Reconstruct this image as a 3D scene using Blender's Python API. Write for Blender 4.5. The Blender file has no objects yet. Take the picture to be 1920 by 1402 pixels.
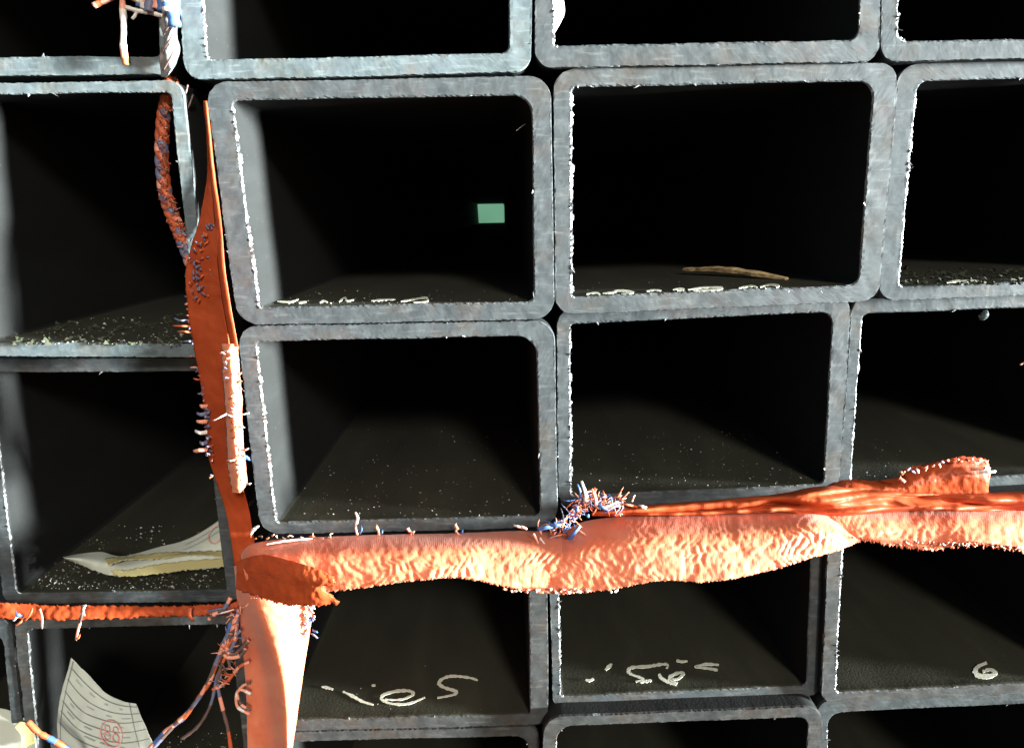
import bpy, bmesh, math, random
from mathutils import Vector, Matrix, noise
R = math.radians
random.seed(7)
sc = bpy.context.scene
COL = sc.collection

# ------------------------------------------------------------------ camera
F = 1435.0; D = 0.5; S = D / F
v = Vector((-20 / F, 299 / F, -1.0)).normalized()
xw = Vector((math.cos(.026), math.sin(.026), 0)); xw = (xw - v * xw.dot(v)).normalized()
zw = xw.cross(v)
M3 = Matrix((xw, v, zw))                       # camera space -> world space
CAM = Vector((0, -D, 0))
cd = bpy.data.cameras.new('camera'); cam = bpy.data.objects.new('camera', cd); COL.objects.link(cam)
cam.matrix_world = Matrix.Translation(CAM) @ M3.to_4x4()
cd.sensor_width = 36; cd.lens = 36 * F / 1920; cd.clip_start = .01; cd.clip_end = 200
sc.camera = cam

# ------------------------------------------------------------------ world, sun, floodlight, exposure
SUN_AZ, SUN_EL = 16.0, 25.0                     # degrees to the right of the tubes' axis, above the horizon
w = bpy.data.worlds.new('World'); sc.world = w; w.use_nodes = True
nt = w.node_tree; bg = nt.nodes['Background']
sky = nt.nodes.new('ShaderNodeTexSky'); sky.sky_type = 'NISHITA'; sky.sun_disc = False
sky.sun_elevation = R(SUN_EL); sky.sun_rotation = R(180 - SUN_AZ)
nt.links.new(sky.outputs[0], bg.inputs[0]); bg.inputs[1].default_value = .05
def travel(az, el): return Vector((-math.sin(R(az)) * math.cos(R(el)), math.cos(R(az)) * math.cos(R(el)), -math.sin(R(el))))
ld = bpy.data.lights.new('sun', 'SUN'); ld.energy = 2.0; ld.angle = R(9); ld.color = (1, .96, .86)
so = bpy.data.objects.new('sun', ld); COL.objects.link(so)
so.rotation_euler = travel(SUN_AZ, SUN_EL).to_track_quat('-Z', 'Y').to_euler()
FL_AZ, FL_EL, FL_DIST = 76.0, 1.6, 8.0
sc.view_settings.view_transform = 'Standard'; sc.view_settings.look = 'None'
sc.view_settings.gamma = 1; sc.view_settings.exposure = 0.6
sc.render.resolution_x = 1024; sc.render.resolution_y = 747

def ray(px, py): return (M3 @ Vector(((px - 960) / F, -(py - 701) / F, -1.0)))
def P(px, py, y=0.0):
    r = ray(px, py); return CAM + r * ((y + D) / r.y)
aim = P(380, -100)
fd = bpy.data.lights.new('floodlight', 'SPOT'); fd.energy = 50000; fd.color = (.92, 1.0, .99)
fd.spot_size = R(11.2); fd.spot_blend = 1.0; fd.shadow_soft_size = .62
fo = bpy.data.objects.new('floodlight', fd); COL.objects.link(fo)
tdir = travel(FL_AZ, FL_EL); fo.location = aim - tdir * FL_DIST
fo.rotation_euler = tdir.to_track_quat('-Z', 'Y').to_euler()

# ------------------------------------------------------------------ helpers
def mat(name, base=(.5, .5, .5), rough=.5, metal=0., spec=.5):
    m = bpy.data.materials.new(name); m.use_nodes = True
    b = m.node_tree.nodes['Principled BSDF']
    b.inputs['Base Color'].default_value = (*base, 1); b.inputs['Roughness'].default_value = rough
    b.inputs['Metallic'].default_value = metal; b.inputs['Specular IOR Level'].default_value = spec
    return m, m.node_tree, b
def N(t, kind, **kw):
    n = t.nodes.new(kind)
    for k, val in kw.items():
        if k in n.inputs: n.inputs[k].default_value = val
        else: setattr(n, k, val)
    return n
def ramp(t, stops, src):
    r = t.nodes.new('ShaderNodeValToRGB')
    e = r.color_ramp.elements
    while len(e) < len(stops): e.new(.5)
    for el, (p, c) in zip(e, stops):
        el.position = p; el.color = (*c, 1) if len(c) == 3 else c
    t.links.new(src, r.inputs[0]); return r.outputs[0]
def mixc(t, fac, a, b, mode='MIX'):
    m = t.nodes.new('ShaderNodeMix'); m.data_type = 'RGBA'; m.blend_type = mode
    for s, val in ((m.inputs[0], fac), (m.inputs[6], a), (m.inputs[7], b)):
        if hasattr(val, 'is_output'): t.links.new(val, s)
        else: s.default_value = val if isinstance(val, (int, float)) else (*val, 1)
    return m.outputs[2]
def coords(t, scale=(1, 1, 1), rot=(0, 0, 0), uv=False):
    c = t.nodes.new('ShaderNodeTexCoord'); mp = t.nodes.new('ShaderNodeMapping')
    mp.inputs['Scale'].default_value = scale; mp.inputs['Rotation'].default_value = rot
    t.links.new(c.outputs['UV' if uv else 'Object'], mp.inputs[0]); return mp.outputs[0]
def noi(t, vec, scale, detail=4, rough=.55):
    n = N(t, 'ShaderNodeTexNoise', Scale=scale, Detail=detail, Roughness=rough)
    t.links.new(vec, n.inputs['Vector']); return n.outputs[0]
def bump(t, b, h, strength, dist=.001):
    n = N(t, 'ShaderNodeBump', Strength=strength, Distance=dist)
    t.links.new(h, n.inputs['Height']); t.links.new(n.outputs[0], b.inputs['Normal'])

# ------------------------------------------------------------------ materials
def steel_cut(name, tint):
    m, t, b = mat(name, (.08, .09, .1), .6, 0, .2)
    c = coords(t)
    big = noi(t, c, 17, 5, .7); mid = noi(t, c, 130, 4); fine = noi(t, c, 900, 2)
    col = ramp(t, [(.30, (.022, .027, .030)), (.42, (.036, .041, .043)), (.52, (.040, .046, .050)), (.60, (.046, .043, .042)), (.74, (.060, .066, .067))], big)
    rust = ramp(t, [(.52, (0, 0, 0)), (.68, (.8, .8, .8))], noi(t, coords(t, (1, 1, 1.2)), 26, 6))
    col = mixc(t, rust, col, (.046, .038, .032))
    col = mixc(t, ramp(t, [(.45, (0, 0, 0)), (.7, (.6, .6, .6))], mid), col, (.064, .072, .075))
    streak = noi(t, coords(t, (60, 60, 420), (0, R(38), 0)), 1.0, 2)
    col = mixc(t, ramp(t, [(.56, (0, 0, 0)), (.70, (.55, .55, .55))], streak), col, (.085, .092, .092))
    blot = noi(t, coords(t), 75, 3)
    col = mixc(t, ramp(t, [(.3, (.6, .6, .6)), (.48, (0, 0, 0))], blot), col, (.020, .024, .027))
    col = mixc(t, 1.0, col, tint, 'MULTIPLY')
    t.links.new(col, b.inputs['Base Color'])
    wv = N(t, 'ShaderNodeTexWave', Scale=22.0, Distortion=5.0, Detail=2.0); wv.inputs['Detail Scale'].default_value = .8
    t.links.new(coords(t, (1, 1, 1), (0, R(38), 0)), wv.inputs['Vector'])
    h = mixc(t, .3, wv.outputs[0], fine); h = mixc(t, .3, h, mid)
    t.links.new(ramp(t, [(.3, (.5,) * 3), (.7, (.7,) * 3)], mid), b.inputs['Roughness'])
    bump(t, b, h, .2, .0008)
    return m
CUTS = [steel_cut('saw_cut_steel', (1, 1, 1)), steel_cut('saw_cut_steel_brownish', (.95, .86, .80)), steel_cut('saw_cut_steel_lit', (1.8, 1.95, 1.95)), steel_cut('saw_cut_steel_shaded', (.72, .77, .80))]  # tints: brighter copy holds painted upper-left glare, dimmest copy painted shade at right
def scale_mat(name, k, tint, deep_shade=None):
    m, t, b = mat(name, (.03, .03, .026), .7, 0, .25)
    c = coords(t, (1, .25, 1))
    col = ramp(t, [(.3, (.8 * k,) * 3), (.55, (k,) * 3), (.75, (1.35 * k,) * 3)], noi(t, c, 45, 5))
    col = mixc(t, 1.0, col, tint, 'MULTIPLY')
    sp = ramp(t, [(.70, (0, 0, 0)), (.75, (1, 1, 1))], noi(t, coords(t), 420, 2))
    col = mixc(t, mixc(t, 1.0, sp, (.4,) * 3, 'MULTIPLY'), col, (.10, .09, .065))
    if deep_shade:
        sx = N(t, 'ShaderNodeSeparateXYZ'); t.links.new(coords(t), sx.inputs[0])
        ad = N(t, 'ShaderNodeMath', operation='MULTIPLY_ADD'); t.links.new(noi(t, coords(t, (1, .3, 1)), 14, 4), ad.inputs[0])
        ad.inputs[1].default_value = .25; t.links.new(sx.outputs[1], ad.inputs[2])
        col = mixc(t, ramp(t, [(.06, (0, 0, 0)), (.48, (1, 1, 1))], ad.outputs[0]), col, deep_shade)  # colour darkened with depth to paint in the fading light
    t.links.new(col, b.inputs['Base Color']); bump(t, b, noi(t, coords(t), 500, 4), .4, .0006)
    return m
SCALE = scale_mat('mill_scale', .0125, (.93, 1.0, .97), (.006, .006, .006))  # walls painted darker farther in, as shade
DUST_SHADED = scale_mat('dusty_mill_scale_shaded', .040, (1.0, .97, .62), (.008, .008, .007))  # dust near the mouth; the darkening with depth is painted shade
m, t, b = mat('bright_burr', (.26, .27, .28), .35, .4); BURR = m
bump(t, b, noi(t, coords(t), 700, 2), .6, .001)

def fabric(name, a, c2, rough=.5, stripes=False, sheen=.12):
    m, t, b = mat(name, a, rough, 0, .45 if sheen else .15)
    c = coords(t, uv=True)
    col = ramp(t, [(.3, a), (.7, c2)], noi(t, c, 60, 4))
    dirt = ramp(t, [(.55, (0, 0, 0)), (.8, (.5, .5, .5))], noi(t, c, 25, 5))
    col = mixc(t, dirt, col, (.42, .06, .022))
    t.links.new(col, b.inputs['Base Color'])
    b.inputs['Sheen Weight'].default_value = sheen; b.inputs['Sheen Roughness'].default_value = .4
    w1 = N(t, 'ShaderNodeTexWave', Scale=230.0, Distortion=9.0, Detail=2.0)
    t.links.new(c, w1.inputs['Vector'])
    w2 = N(t, 'ShaderNodeTexWave', Scale=170.0, Distortion=9.0, Detail=2.0); w2.bands_direction = 'Y'
    t.links.new(c, w2.inputs['Vector'])
    h = mixc(t, .5, w1.outputs[0], w2.outputs[0]); h = mixc(t, .45, h, noi(t, c, 240, 4))
    bump(t, b, h, .10, .0008)
    # woven plastic cloth lets some light through
    tr = N(t, 'ShaderNodeBsdfTranslucent', Color=(*a, 1)); mx = N(t, 'ShaderNodeMixShader'); mx.inputs[0].default_value = .12
    out = t.nodes['Material Output']
    t.links.new(b.outputs[0], mx.inputs[1]); t.links.new(tr.outputs[0], mx.inputs[2]); t.links.new(mx.outputs[0], out.inputs[0])
    return m
ORANGE = fabric('orange_cloth', (.70, .15, .062), (.80, .24, .12))
SHADED = fabric('shaded_orange_cloth', (.36, .052, .014), (.45, .078, .024), sheen=0)  # same orange cloth, darkened in colour for folds lying in shade
DEEP_SHADED = fabric('deep_shaded_cloth', (.29, .042, .011), (.37, .060, .017), sheen=0)  # darker copy: shade painted into strap, torn flap and lower sling
LIT = fabric('lit_cloth', (.72, .17, .075), (.80, .25, .125), sheen=.15)  # paler copy: strong light on the hanging end painted into the colour
LIT_EDGE = fabric('lit_edge_cloth', (.74, .20, .09), (.80, .27, .14))  # paler copy: light on the stitched strip painted into the colour
def thr(name, col, rough=.55):
    m, t, b = mat(name, col, rough)
    bump(t, b, noi(t, coords(t), 1500, 2), .5, .0004); return m
T_OR = thr('orange_thread', (.46, .085, .026)); T_BL = thr('blue_thread', (.05, .11, .30)); T_WH = thr('pale_thread', (.62, .55, .50))
T_PK = thr('salmon_thread', (.66, .26, .17)); T_DK = thr('dirty_thread', (.10, .06, .05))
T_GB = thr('grey_blue_thread', (.12, .12, .19))
TM = [T_OR, T_BL, T_WH, T_PK, T_DK, T_GB]
m, t, b = mat('chalk', (.60, .60, .49), .95, 0, .1); CHALK = m
bump(t, b, noi(t, coords(t), 2500, 2), .6, .0005)
def paper(name, base, dirt):
    m, t, b = mat(name, base, .75, 0, .3)
    c = coords(t, uv=True)
    t.links.new(mixc(t, ramp(t, [(.45, (0, 0, 0)), (.75, (.7,) * 3)], noi(t, c, 5, 6)), base, dirt), b.inputs['Base Color'])
    bump(t, b, noi(t, c, 18, 4), .25, .001); return m
PAPER = paper('label_paper', (.50, .53, .46), (.30, .32, .26)); PAPER_W = paper('label_paper_white', (.40, .41, .34), (.27, .27, .21))
TAPE = paper('khaki_tape', (.27, .23, .10), (.20, .17, .08)); INK = thr('printed_ink', (.16, .17, .17)); RED = thr('red_ink', (.50, .20, .17))
WRAP = thr('clear_wrap', (.15, .15, .15), .25)
m, t, b = mat('splinter_wood', (.42, .30, .15), .7); WOOD = m
t.links.new(ramp(t, [(.35, (.20, .11, .05)), (.6, (.52, .38, .19))], noi(t, coords(t, (1, 3, 3)), 120, 5)), b.inputs['Base Color'])
m, t, b = mat('moss', (.05, .06, .02), .85); MOSS = m
t.links.new(ramp(t, [(.35, (.018, .012, .008)), (.5, (.018, .022, .008)), (.65, (.035, .042, .014))], noi(t, coords(t), 160, 4)), b.inputs['Base Color'])
m, t, b = mat('grit', (.34, .33, .29), .3, .2); GRIT = m
m, t, b = mat('green_wall_paint', (.10, .30, .20), .8); GREEN = m
t.links.new(ramp(t, [(.4, (.10, .28, .19)), (.6, (.12, .33, .23))], noi(t, coords(t), 1.5, 4)), b.inputs['Base Color'])

# ------------------------------------------------------------------ object helpers
def new(name, verts, faces, mats, parent=None, midx=None, smooth=False, uvs=None):
    me = bpy.data.meshes.new(name); me.from_pydata([tuple(p) for p in verts], [], faces)
    for m_ in (mats if isinstance(mats, (list, tuple)) else [mats]): me.materials.append(m_)
    if midx: me.polygons.foreach_set('material_index', midx)
    if smooth: me.polygons.foreach_set('use_smooth', [True] * len(faces))
    if uvs:
        l = me.uv_layers.new(name='UVMap')
        for lp in me.loops: l.data[lp.index].uv = uvs[lp.vertex_index]
    me.validate(); me.update()
    o = bpy.data.objects.new(name, me); COL.objects.link(o)
    if parent: o.parent = parent; o.matrix_parent_inverse = Matrix.Translation(-parent.location)
    return o
def tag(o, label, cat=None, group=None, kind=None):
    if label: o['label'] = label
    if cat: o['category'] = cat
    if group: o['group'] = group
    if kind: o['kind'] = kind
    return o
def empty(name, loc, label, cat, group=None):
    o = bpy.data.objects.new(name, None); o.empty_display_size = .02; o.location = loc; COL.objects.link(o)
    return tag(o, label, cat, group)

# ------------------------------------------------------------------ steel tubes
TUBES = {}
NS, NC = 96, 9
def offset_quad(q, th):                           # q: TL TR BR BL in (x,z); th: left top right bottom
    tl, tt, tr, tb = th
    def line(a, b, d):
        dx, dz = b[0] - a[0], b[1] - a[1]; l = math.hypot(dx, dz)
        nx, nz = dz / l, -dx / l                  # inward normal for clockwise order in x,z
        return (a[0] + nx * d, a[1] + nz * d), (dx, dz)
    L = [line(q[0], q[1], tt), line(q[1], q[2], tr), line(q[2], q[3], tb), line(q[3], q[0], tl)]
    def inter(l1, l2):
        (p, d), (q_, e) = l1, l2
        det = d[0] * e[1] - d[1] * e[0]
        s = ((q_[0] - p[0]) * e[1] - (q_[1] - p[1]) * e[0]) / det
        return (p[0] + d[0] * s, p[1] + d[1] * s)
    return [inter(L[3], L[0]), inter(L[0], L[1]), inter(L[1], L[2]), inter(L[2], L[3])]
def rounded(q, rad):
    pts = []
    for k in range(4):
        a, p, b = q[k - 1], q[k], q[(k + 1) % 4]
        r = rad[k]
        da = math.hypot(a[0] - p[0], a[1] - p[1]); db = math.hypot(b[0] - p[0], b[1] - p[1])
        pa = (p[0] + (a[0] - p[0]) * r / da, p[1] + (a[1] - p[1]) * r / da)
        pb = (p[0] + (b[0] - p[0]) * r / db, p[1] + (b[1] - p[1]) * r / db)
        c = (pa[0] + pb[0] - p[0], pa[1] + pb[1] - p[1])
        for j in range(NC):
            s = j / (NC - 1); w0, w1, w2 = math.cos(s * math.pi / 2), 0, math.sin(s * math.pi / 2)
            pts.append((c[0] + (pa[0] - c[0]) * w0 + (pb[0] - c[0]) * w2, c[1] + (pa[1] - c[1]) * w0 + (pb[1] - c[1]) * w2))
        n = q[(k + 1) % 4]; rn = rad[(k + 1) % 4]
        pn = (n[0] + (p[0] - n[0]) * rn / db, n[1] + (p[1] - n[1]) * rn / db)
        for j in range(1, NS):
            s = j / NS; pts.append((pb[0] + (pn[0] - pb[0]) * s, pb[1] + (pn[1] - pb[1]) * s))
    return pts
def tube(key, corners, d, th, label, ro=34, ri=18, cut=0, length=5.0, rad_i=None, bead=1.0):
    rnd = random.Random(key)
    q = [(P(x, y, d).x, P(x, y, d).z) for x, y in corners]
    k = S * (1 + d / D)
    qi = offset_quad(q, [t_ * k for t_ in th])
    ro = [ro * k] * 4; ri = [r * k for r in (rad_i or [ri] * 4)]
    # the wall is not straight: a slow, small wander of the whole section
    def wander(pts, amp, fr, sd):
        return [(x + amp * noise.noise((x * fr, z * fr, sd)), z + amp * noise.noise((x * fr, z * fr, sd + 9))) for x, z in pts]
    out = wander(rounded(q, ro), .0007, 14, 1.3); inn = wander(rounded(qi, ri), .0006, 22, 4.1)
    n = len(out); sd = rnd.random() * 50
    rings = []; mi = []
    def ring(pts, yf): rings.append([(x, yf(i, x, z) if callable(yf) else yf, z) for i, (x, z) in enumerate(pts)])
    def lerp(a, b_, s): return [(p[0] + (r[0] - p[0]) * s, p[1] + (r[1] - p[1]) * s) for p, r in zip(a, b_)]
    def face(amp): return lambda i, x, z: d + amp * noise.noise((x * 160, z * 160, sd)) + amp * .8 * noise.noise((x * 420, z * 420, sd))
    ring(out, d + length)
    for yy in (3.2, 1.6, .7, .25, .08, .02): ring(out, d + yy)
    ring(out, d + .0022)
    jag = [(p[0], p[1]) for p in lerp(out, inn, .035)]
    jag = [(x + rnd.uniform(-1, 1) * .0003, z + rnd.uniform(-1, 1) * .0003) for x, z in jag]
    ring(jag, face(.0003))
    for s in (.11, .32, .5, .68, .84): ring(lerp(out, inn, s), face(.00009))
    e = [(x + rnd.uniform(-1, 1) * .0004, z + rnd.uniform(-1, 1) * .0004) for x, z in lerp(out, inn, .965)]
    ring(e, face(.0003))
    # rolled-over burr along the inner edge
    run = [0.0] * n; i = 0
    while i < n:
        ln = rnd.randint(2, 6); a = rnd.uniform(.1, 1.0) ** 1.5
        for j in range(i, min(n, i + ln)): run[j] = a * (.25 if j == i else 1)
        i += ln
    seg_ = NC + NS - 1
    def K(i): return 1.0 if i >= 3 * seg_ + 2 else .35 if i >= 2 * seg_ + NC else .22
    e2 = []
    for i, (o_, p) in enumerate(zip(out, inn)):
        dx, dz = p[0] - o_[0], p[1] - o_[1]; l = math.hypot(dx, dz) or 1
        a = (.0002 + .0011 * run[i] * K(i)) * bead
        e2.append((p[0] + dx / l * a, p[1] + dz / l * a))
    ring(e2, lambda i, x, z: d + .0006 + rnd.uniform(-1, 1) * .0007 * bead * K(i))
    ring(lerp(out, inn, 1.0), d + .0042)
    for yy in (.012, .03, .06, .1, .16, .25, .4, .7, 1.2, 2.0, 3.2): ring(inn, d + yy)
    ring(inn, d + length)
    verts = [p for r in rings for p in r]; faces = []; nr = len(rings)
    run2 = [0] * n; i = 0
    while i < n:
        side_p = .75 if i >= 3 * seg_ + 6 else .45 if 2 * seg_ < i else .35 if i > seg_ else .12
        ln = rnd.randint(1, 7); on = rnd.random() < side_p * .3
        for j in range(i, min(n, i + ln)): run2[j] = on
        i += ln
    for r in range(nr - 1):
        for i in range(n):
            j = (i + 1) % n
            faces.append((r * n + i, r * n + j, (r + 1) * n + j, (r + 1) * n + i))
            mi.append(1 if r < 7 else 2 if r == 7 and run2[i] else 0 if r < 14 else (2 if i >= 3 * (NC + NS - 1) else 0) if r < 15 else 1 if r < 15 or not (2 * (NC + NS - 1) + NC - 2 <= i < 3 * (NC + NS - 1) + 2) else 3)
    for i in range(n):
        j = (i + 1) % n; a = (nr - 1) * n; faces.append((a + i, a + j, j, i)); mi.append(1)
    o = new('steel_tube', verts, faces, [CUTS[cut], SCALE, BURR, DUST_SHADED], midx=mi)
    tag(o, label, 'steel tube', 'rectangular steel tubes stacked end on')
    o.data.polygons.foreach_set('use_smooth', [m_ in (1, 3) for m_ in mi])
    # loose slivers of swarf still hanging on the edges
    bv, bf = [], []
    for _ in range(13):
        i = rnd.randrange(n); src = inn if rnd.random() < .85 else out
        if rnd.random() < .4: i = rnd.randrange(3 * seg_, n)
        p = src[i]; o_ = out[i] if src is inn else inn[i]
        dx, dz = p[0] - o_[0], p[1] - o_[1]; l = math.hypot(dx, dz) or 1; dx /= l; dz /= l
        if src is out: dx, dz = -dx * .4, -dz * .4
        tx, tz = -dz, dx
        ln = rnd.uniform(.0006, .0024); wd = rnd.uniform(.0003, .0009); sh = rnd.uniform(-1.6, 1.6)
        b0 = len(bv)
        bv += [(p[0] - tx * wd, d - .0005, p[1] - tz * wd), (p[0] + tx * wd, d - .0005, p[1] + tz * wd),
               (p[0] + dx * .0004, d + .0014, p[1] + dz * .0004),
               (p[0] + (dx + tx * sh) * ln, d - rnd.uniform(0, .0016), p[1] + (dz + tz * sh) * ln)]
        bf += [(b0, b0 + 1, b0 + 3), (b0 + 1, b0 + 2, b0 + 3), (b0 + 2, b0, b0 + 3)]
    tag(new('burr', bv, bf, BURR, o), None, kind='stuff')
    TUBES[key] = dict(o=o, d=d, qi=qi, n=n)
    return o

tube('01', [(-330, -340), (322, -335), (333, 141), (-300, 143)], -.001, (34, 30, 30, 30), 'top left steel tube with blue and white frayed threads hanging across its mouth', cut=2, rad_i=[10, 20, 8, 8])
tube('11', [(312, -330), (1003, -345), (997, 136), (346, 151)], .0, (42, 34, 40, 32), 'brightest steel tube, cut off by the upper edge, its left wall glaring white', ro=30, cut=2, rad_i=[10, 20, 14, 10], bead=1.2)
tube('12', [(1001, -340), (1660, -350), (1648, 116), (1003, 129)], .0, (33, 34, 36, 36), 'upper middle steel tube with a scrap of white paper inside its left wall', ro=30, cut=0, rad_i=[10, 20, 20, 8], bead=1.5)
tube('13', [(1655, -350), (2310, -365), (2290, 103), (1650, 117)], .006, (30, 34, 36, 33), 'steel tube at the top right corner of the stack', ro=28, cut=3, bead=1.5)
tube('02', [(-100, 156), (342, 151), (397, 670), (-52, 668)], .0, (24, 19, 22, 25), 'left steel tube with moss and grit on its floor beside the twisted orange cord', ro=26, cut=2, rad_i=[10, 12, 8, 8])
tube('21', [(382, 153), (1034, 142), (1040, 598), (446, 611)], .0, (44, 31, 36, 32), 'steel tube with a small green light showing at its far end', ro=40, cut=0, rad_i=[12, 34, 16, 6], bead=1.7)
tube('22', [(1038, 130), (1686, 116), (1650, 564), (1040, 591)], .004, (31, 30, 42, 31), 'steel tube holding a wooden splinter and cramped chalk writing', ro=36, cut=0, rad_i=[12, 30, 20, 8], bead=1.9)
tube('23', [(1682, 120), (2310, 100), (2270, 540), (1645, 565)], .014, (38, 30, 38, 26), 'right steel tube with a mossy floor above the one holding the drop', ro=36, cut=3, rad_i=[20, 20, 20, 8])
tube('03', [(-52, 673), (398, 670), (452, 1127), (8, 1134)], .028, (28, 26, 26, 24), 'left steel tube with a torn taped label lying on its gritty floor', ro=26, cut=0, rad_i=[10, 12, 6, 10])
tube('31', [(442, 612), (1040, 600), (1046, 988), (489, 1003)], .003, (33, 28, 34, 24), 'steel tube below the green light, bright saw burrs down its left edge', ro=40, cut=0, rad_i=[10, 40, 14, 8], bead=1.8)
tube('32', [(1043, 578), (1598, 552), (1575, 930), (1046, 955)], .022, (25, 30, 34, 26), 'steel tube right above the frayed blue and orange tuft', ro=34, cut=0, rad_i=[8, 26, 14, 8], bead=1.6)
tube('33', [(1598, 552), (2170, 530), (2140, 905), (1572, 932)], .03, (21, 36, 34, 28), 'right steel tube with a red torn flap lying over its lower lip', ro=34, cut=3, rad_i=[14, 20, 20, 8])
tube('41', [(487, 1012), (1026, 1002), (1028, 1358), (508, 1371)], .004, (26, 26, 38, 25), 'steel tube under the orange cloth with looping chalk letters on its floor', ro=22, cut=1, rad_i=[10, 20, 6, 8], bead=1.2)
tube('42', [(1028, 1000), (1551, 965), (1537, 1304), (1036, 1326)], .008, (17, 26, 29, 24), 'steel tube under the orange cloth with chalk scribbles and a dash on its floor', ro=24, cut=0, rad_i=[10, 20, 12, 8], bead=1.3)
tube('43', [(1555, 960), (2080, 930), (2060, 1292), (1538, 1319)], .0, (30, 26, 34, 23), 'lower right steel tube with the chalk digit 6 on its floor', ro=30, cut=1, rad_i=[10, 20, 20, 10], bead=1.1)
tube('04', [(26, 1162), (452, 1152), (500, 1600), (72, 1620)], .016, (24, 20, 24, 24), 'lower left steel tube with a curled ruled label standing in its mouth', ro=24, cut=1, rad_i=[10, 14, 8, 8])
tube('04b', [(-420, 1170), (22, 1162), (68, 1620), (-380, 1630)], .018, (24, 20, 22, 24), 'steel tube in the bottom left corner holding a round white label', ro=24, cut=0, rad_i=[10, 40, 8, 8])
tube('51', [(512, 1373), (1013, 1361), (1008, 1740), (545, 1750)], .006, (26, 22, 24, 24), 'steel tube at the bottom edge, left of its protruding neighbour', ro=28, cut=1, rad_i=[10, 30, 8, 8])
tube('52', [(1018, 1344), (1545, 1324), (1520, 1720), (1020, 1735)], -.008, (28, 23, 30, 24), 'bottom middle steel tube sticking out with a rusty upper lip', ro=42, cut=1, rad_i=[36, 24, 8, 8])
tube('53', [(1531, 1312), (2070, 1285), (2040, 1690), (1530, 1715)], .016, (24, 32, 24, 24), 'steel tube in the bottom right corner', ro=34, cut=0, rad_i=[30, 20, 8, 8])

# ------------------------------------------------------------------ sheets (cloth, paper)
def cr(pts, s):                                    # Catmull-Rom through a list of tuples, s in 0..1
    n = len(pts) - 1; f = min(max(s, 0), 1) * n; i = min(int(f), n - 1); u = f - i
    p0, p1, p2, p3 = pts[max(i - 1, 0)], pts[i], pts[i + 1], pts[min(i + 2, n)]
    return tuple(.5 * (2 * b_ + (c_ - a_) * u + (2 * a_ - 5 * b_ + 4 * c_ - d_) * u * u + (3 * b_ - a_ - 3 * c_ + d_) * u ** 3) for a_, b_, c_, d_ in zip(p0, p1, p2, p3))
def sheet(name, rows, nu, nv, m_, parent=None, disp=None, thick=.0012, jag=0, jag_rows=(1,), seed=0, sub=False):
    """rows: polylines of (px, py, depth) from one long edge to the other"""
    rnd = random.Random(seed or name)
    def f(u, v_): return cr([cr(r, u) for r in rows], v_)
    verts, uvs = [], []
    for j in range(nv + 1):
        for i in range(nu + 1):
            u, v_ = i / nu, j / nv
            x, y, d = f(u, v_)
            if jag:
                e = 0
                if 1 in jag_rows and j >= nv - 1: e = 1
                if e: y += rnd.uniform(-1, 1) * jag * (1 if j == nv else .4)
                if 0 in jag_rows and j <= 1: y += rnd.uniform(-1, 1) * jag * (1 if j == 0 else .4)
                if 'r' in jag_rows and i >= nu - 1: x += rnd.uniform(-1, 1) * jag
                if 'l' in jag_rows and i <= 1: x += rnd.uniform(-1, 1) * jag
            p = P(x, y, d)
            if disp: p = p + Vector((0, -1, .25)) * disp(x, y, u, v_)
            verts.append(p); uvs.append((x * S, -y * S))
    faces = [(j * (nu + 1) + i, j * (nu + 1) + i + 1, (j + 1) * (nu + 1) + i + 1, (j + 1) * (nu + 1) + i) for j in range(nv) for i in range(nu)]
    o = new(name, verts, faces, m_, parent, smooth=True, uvs=uvs)
    if thick:
        md = o.modifiers.new('thickness', 'SOLIDIFY'); md.thickness = thick; md.offset = 0
    o['_f'] = 0; del o['_f']
    return o, f
def fbm(x, y, fr, sd, o=3):
    a, s, tot = 1, 0, 0
    for _ in range(o):
        s += a * noise.noise((x * fr, y * fr, sd)); tot += a; a *= .5; fr *= 2.1
    return s / tot
def crinkle(amp, fx=.045, fy=.03, zig=1.0, sd=0):
    # tight zigzag pleats of a crushed woven tape plus slow swells
    def g(x, y, u, v_):
        wx = x + 46 * noise.noise((x * .012, y * .02, sd + 11)); wy = y + 22 * noise.noise((x * .015, y * .02, sd + 12)) + .12 * x
        # rows of short slanting puckers, each row leaning the other way
        row = wy / 21.0; k = math.floor(row); fr = row - k
        ph = (wx + (fr - .5) * (14 if k % 2 else -14)) / 19.0 + .37 * k
        z = math.sin(2 * math.pi * ph + 1.6 * noise.noise((x * .03, y * .03, sd))) * math.sin(math.pi * fr) ** .5
        z *= max(0, .45 + 1.2 * noise.noise((x * .011, y * .018, sd + 5)))
        return amp * (zig * .55 * z + 2.6 * fbm(x, y, fx * .4, sd + 2) + .9 * fbm(x, y, .10, sd + 7))
    return g
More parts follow.
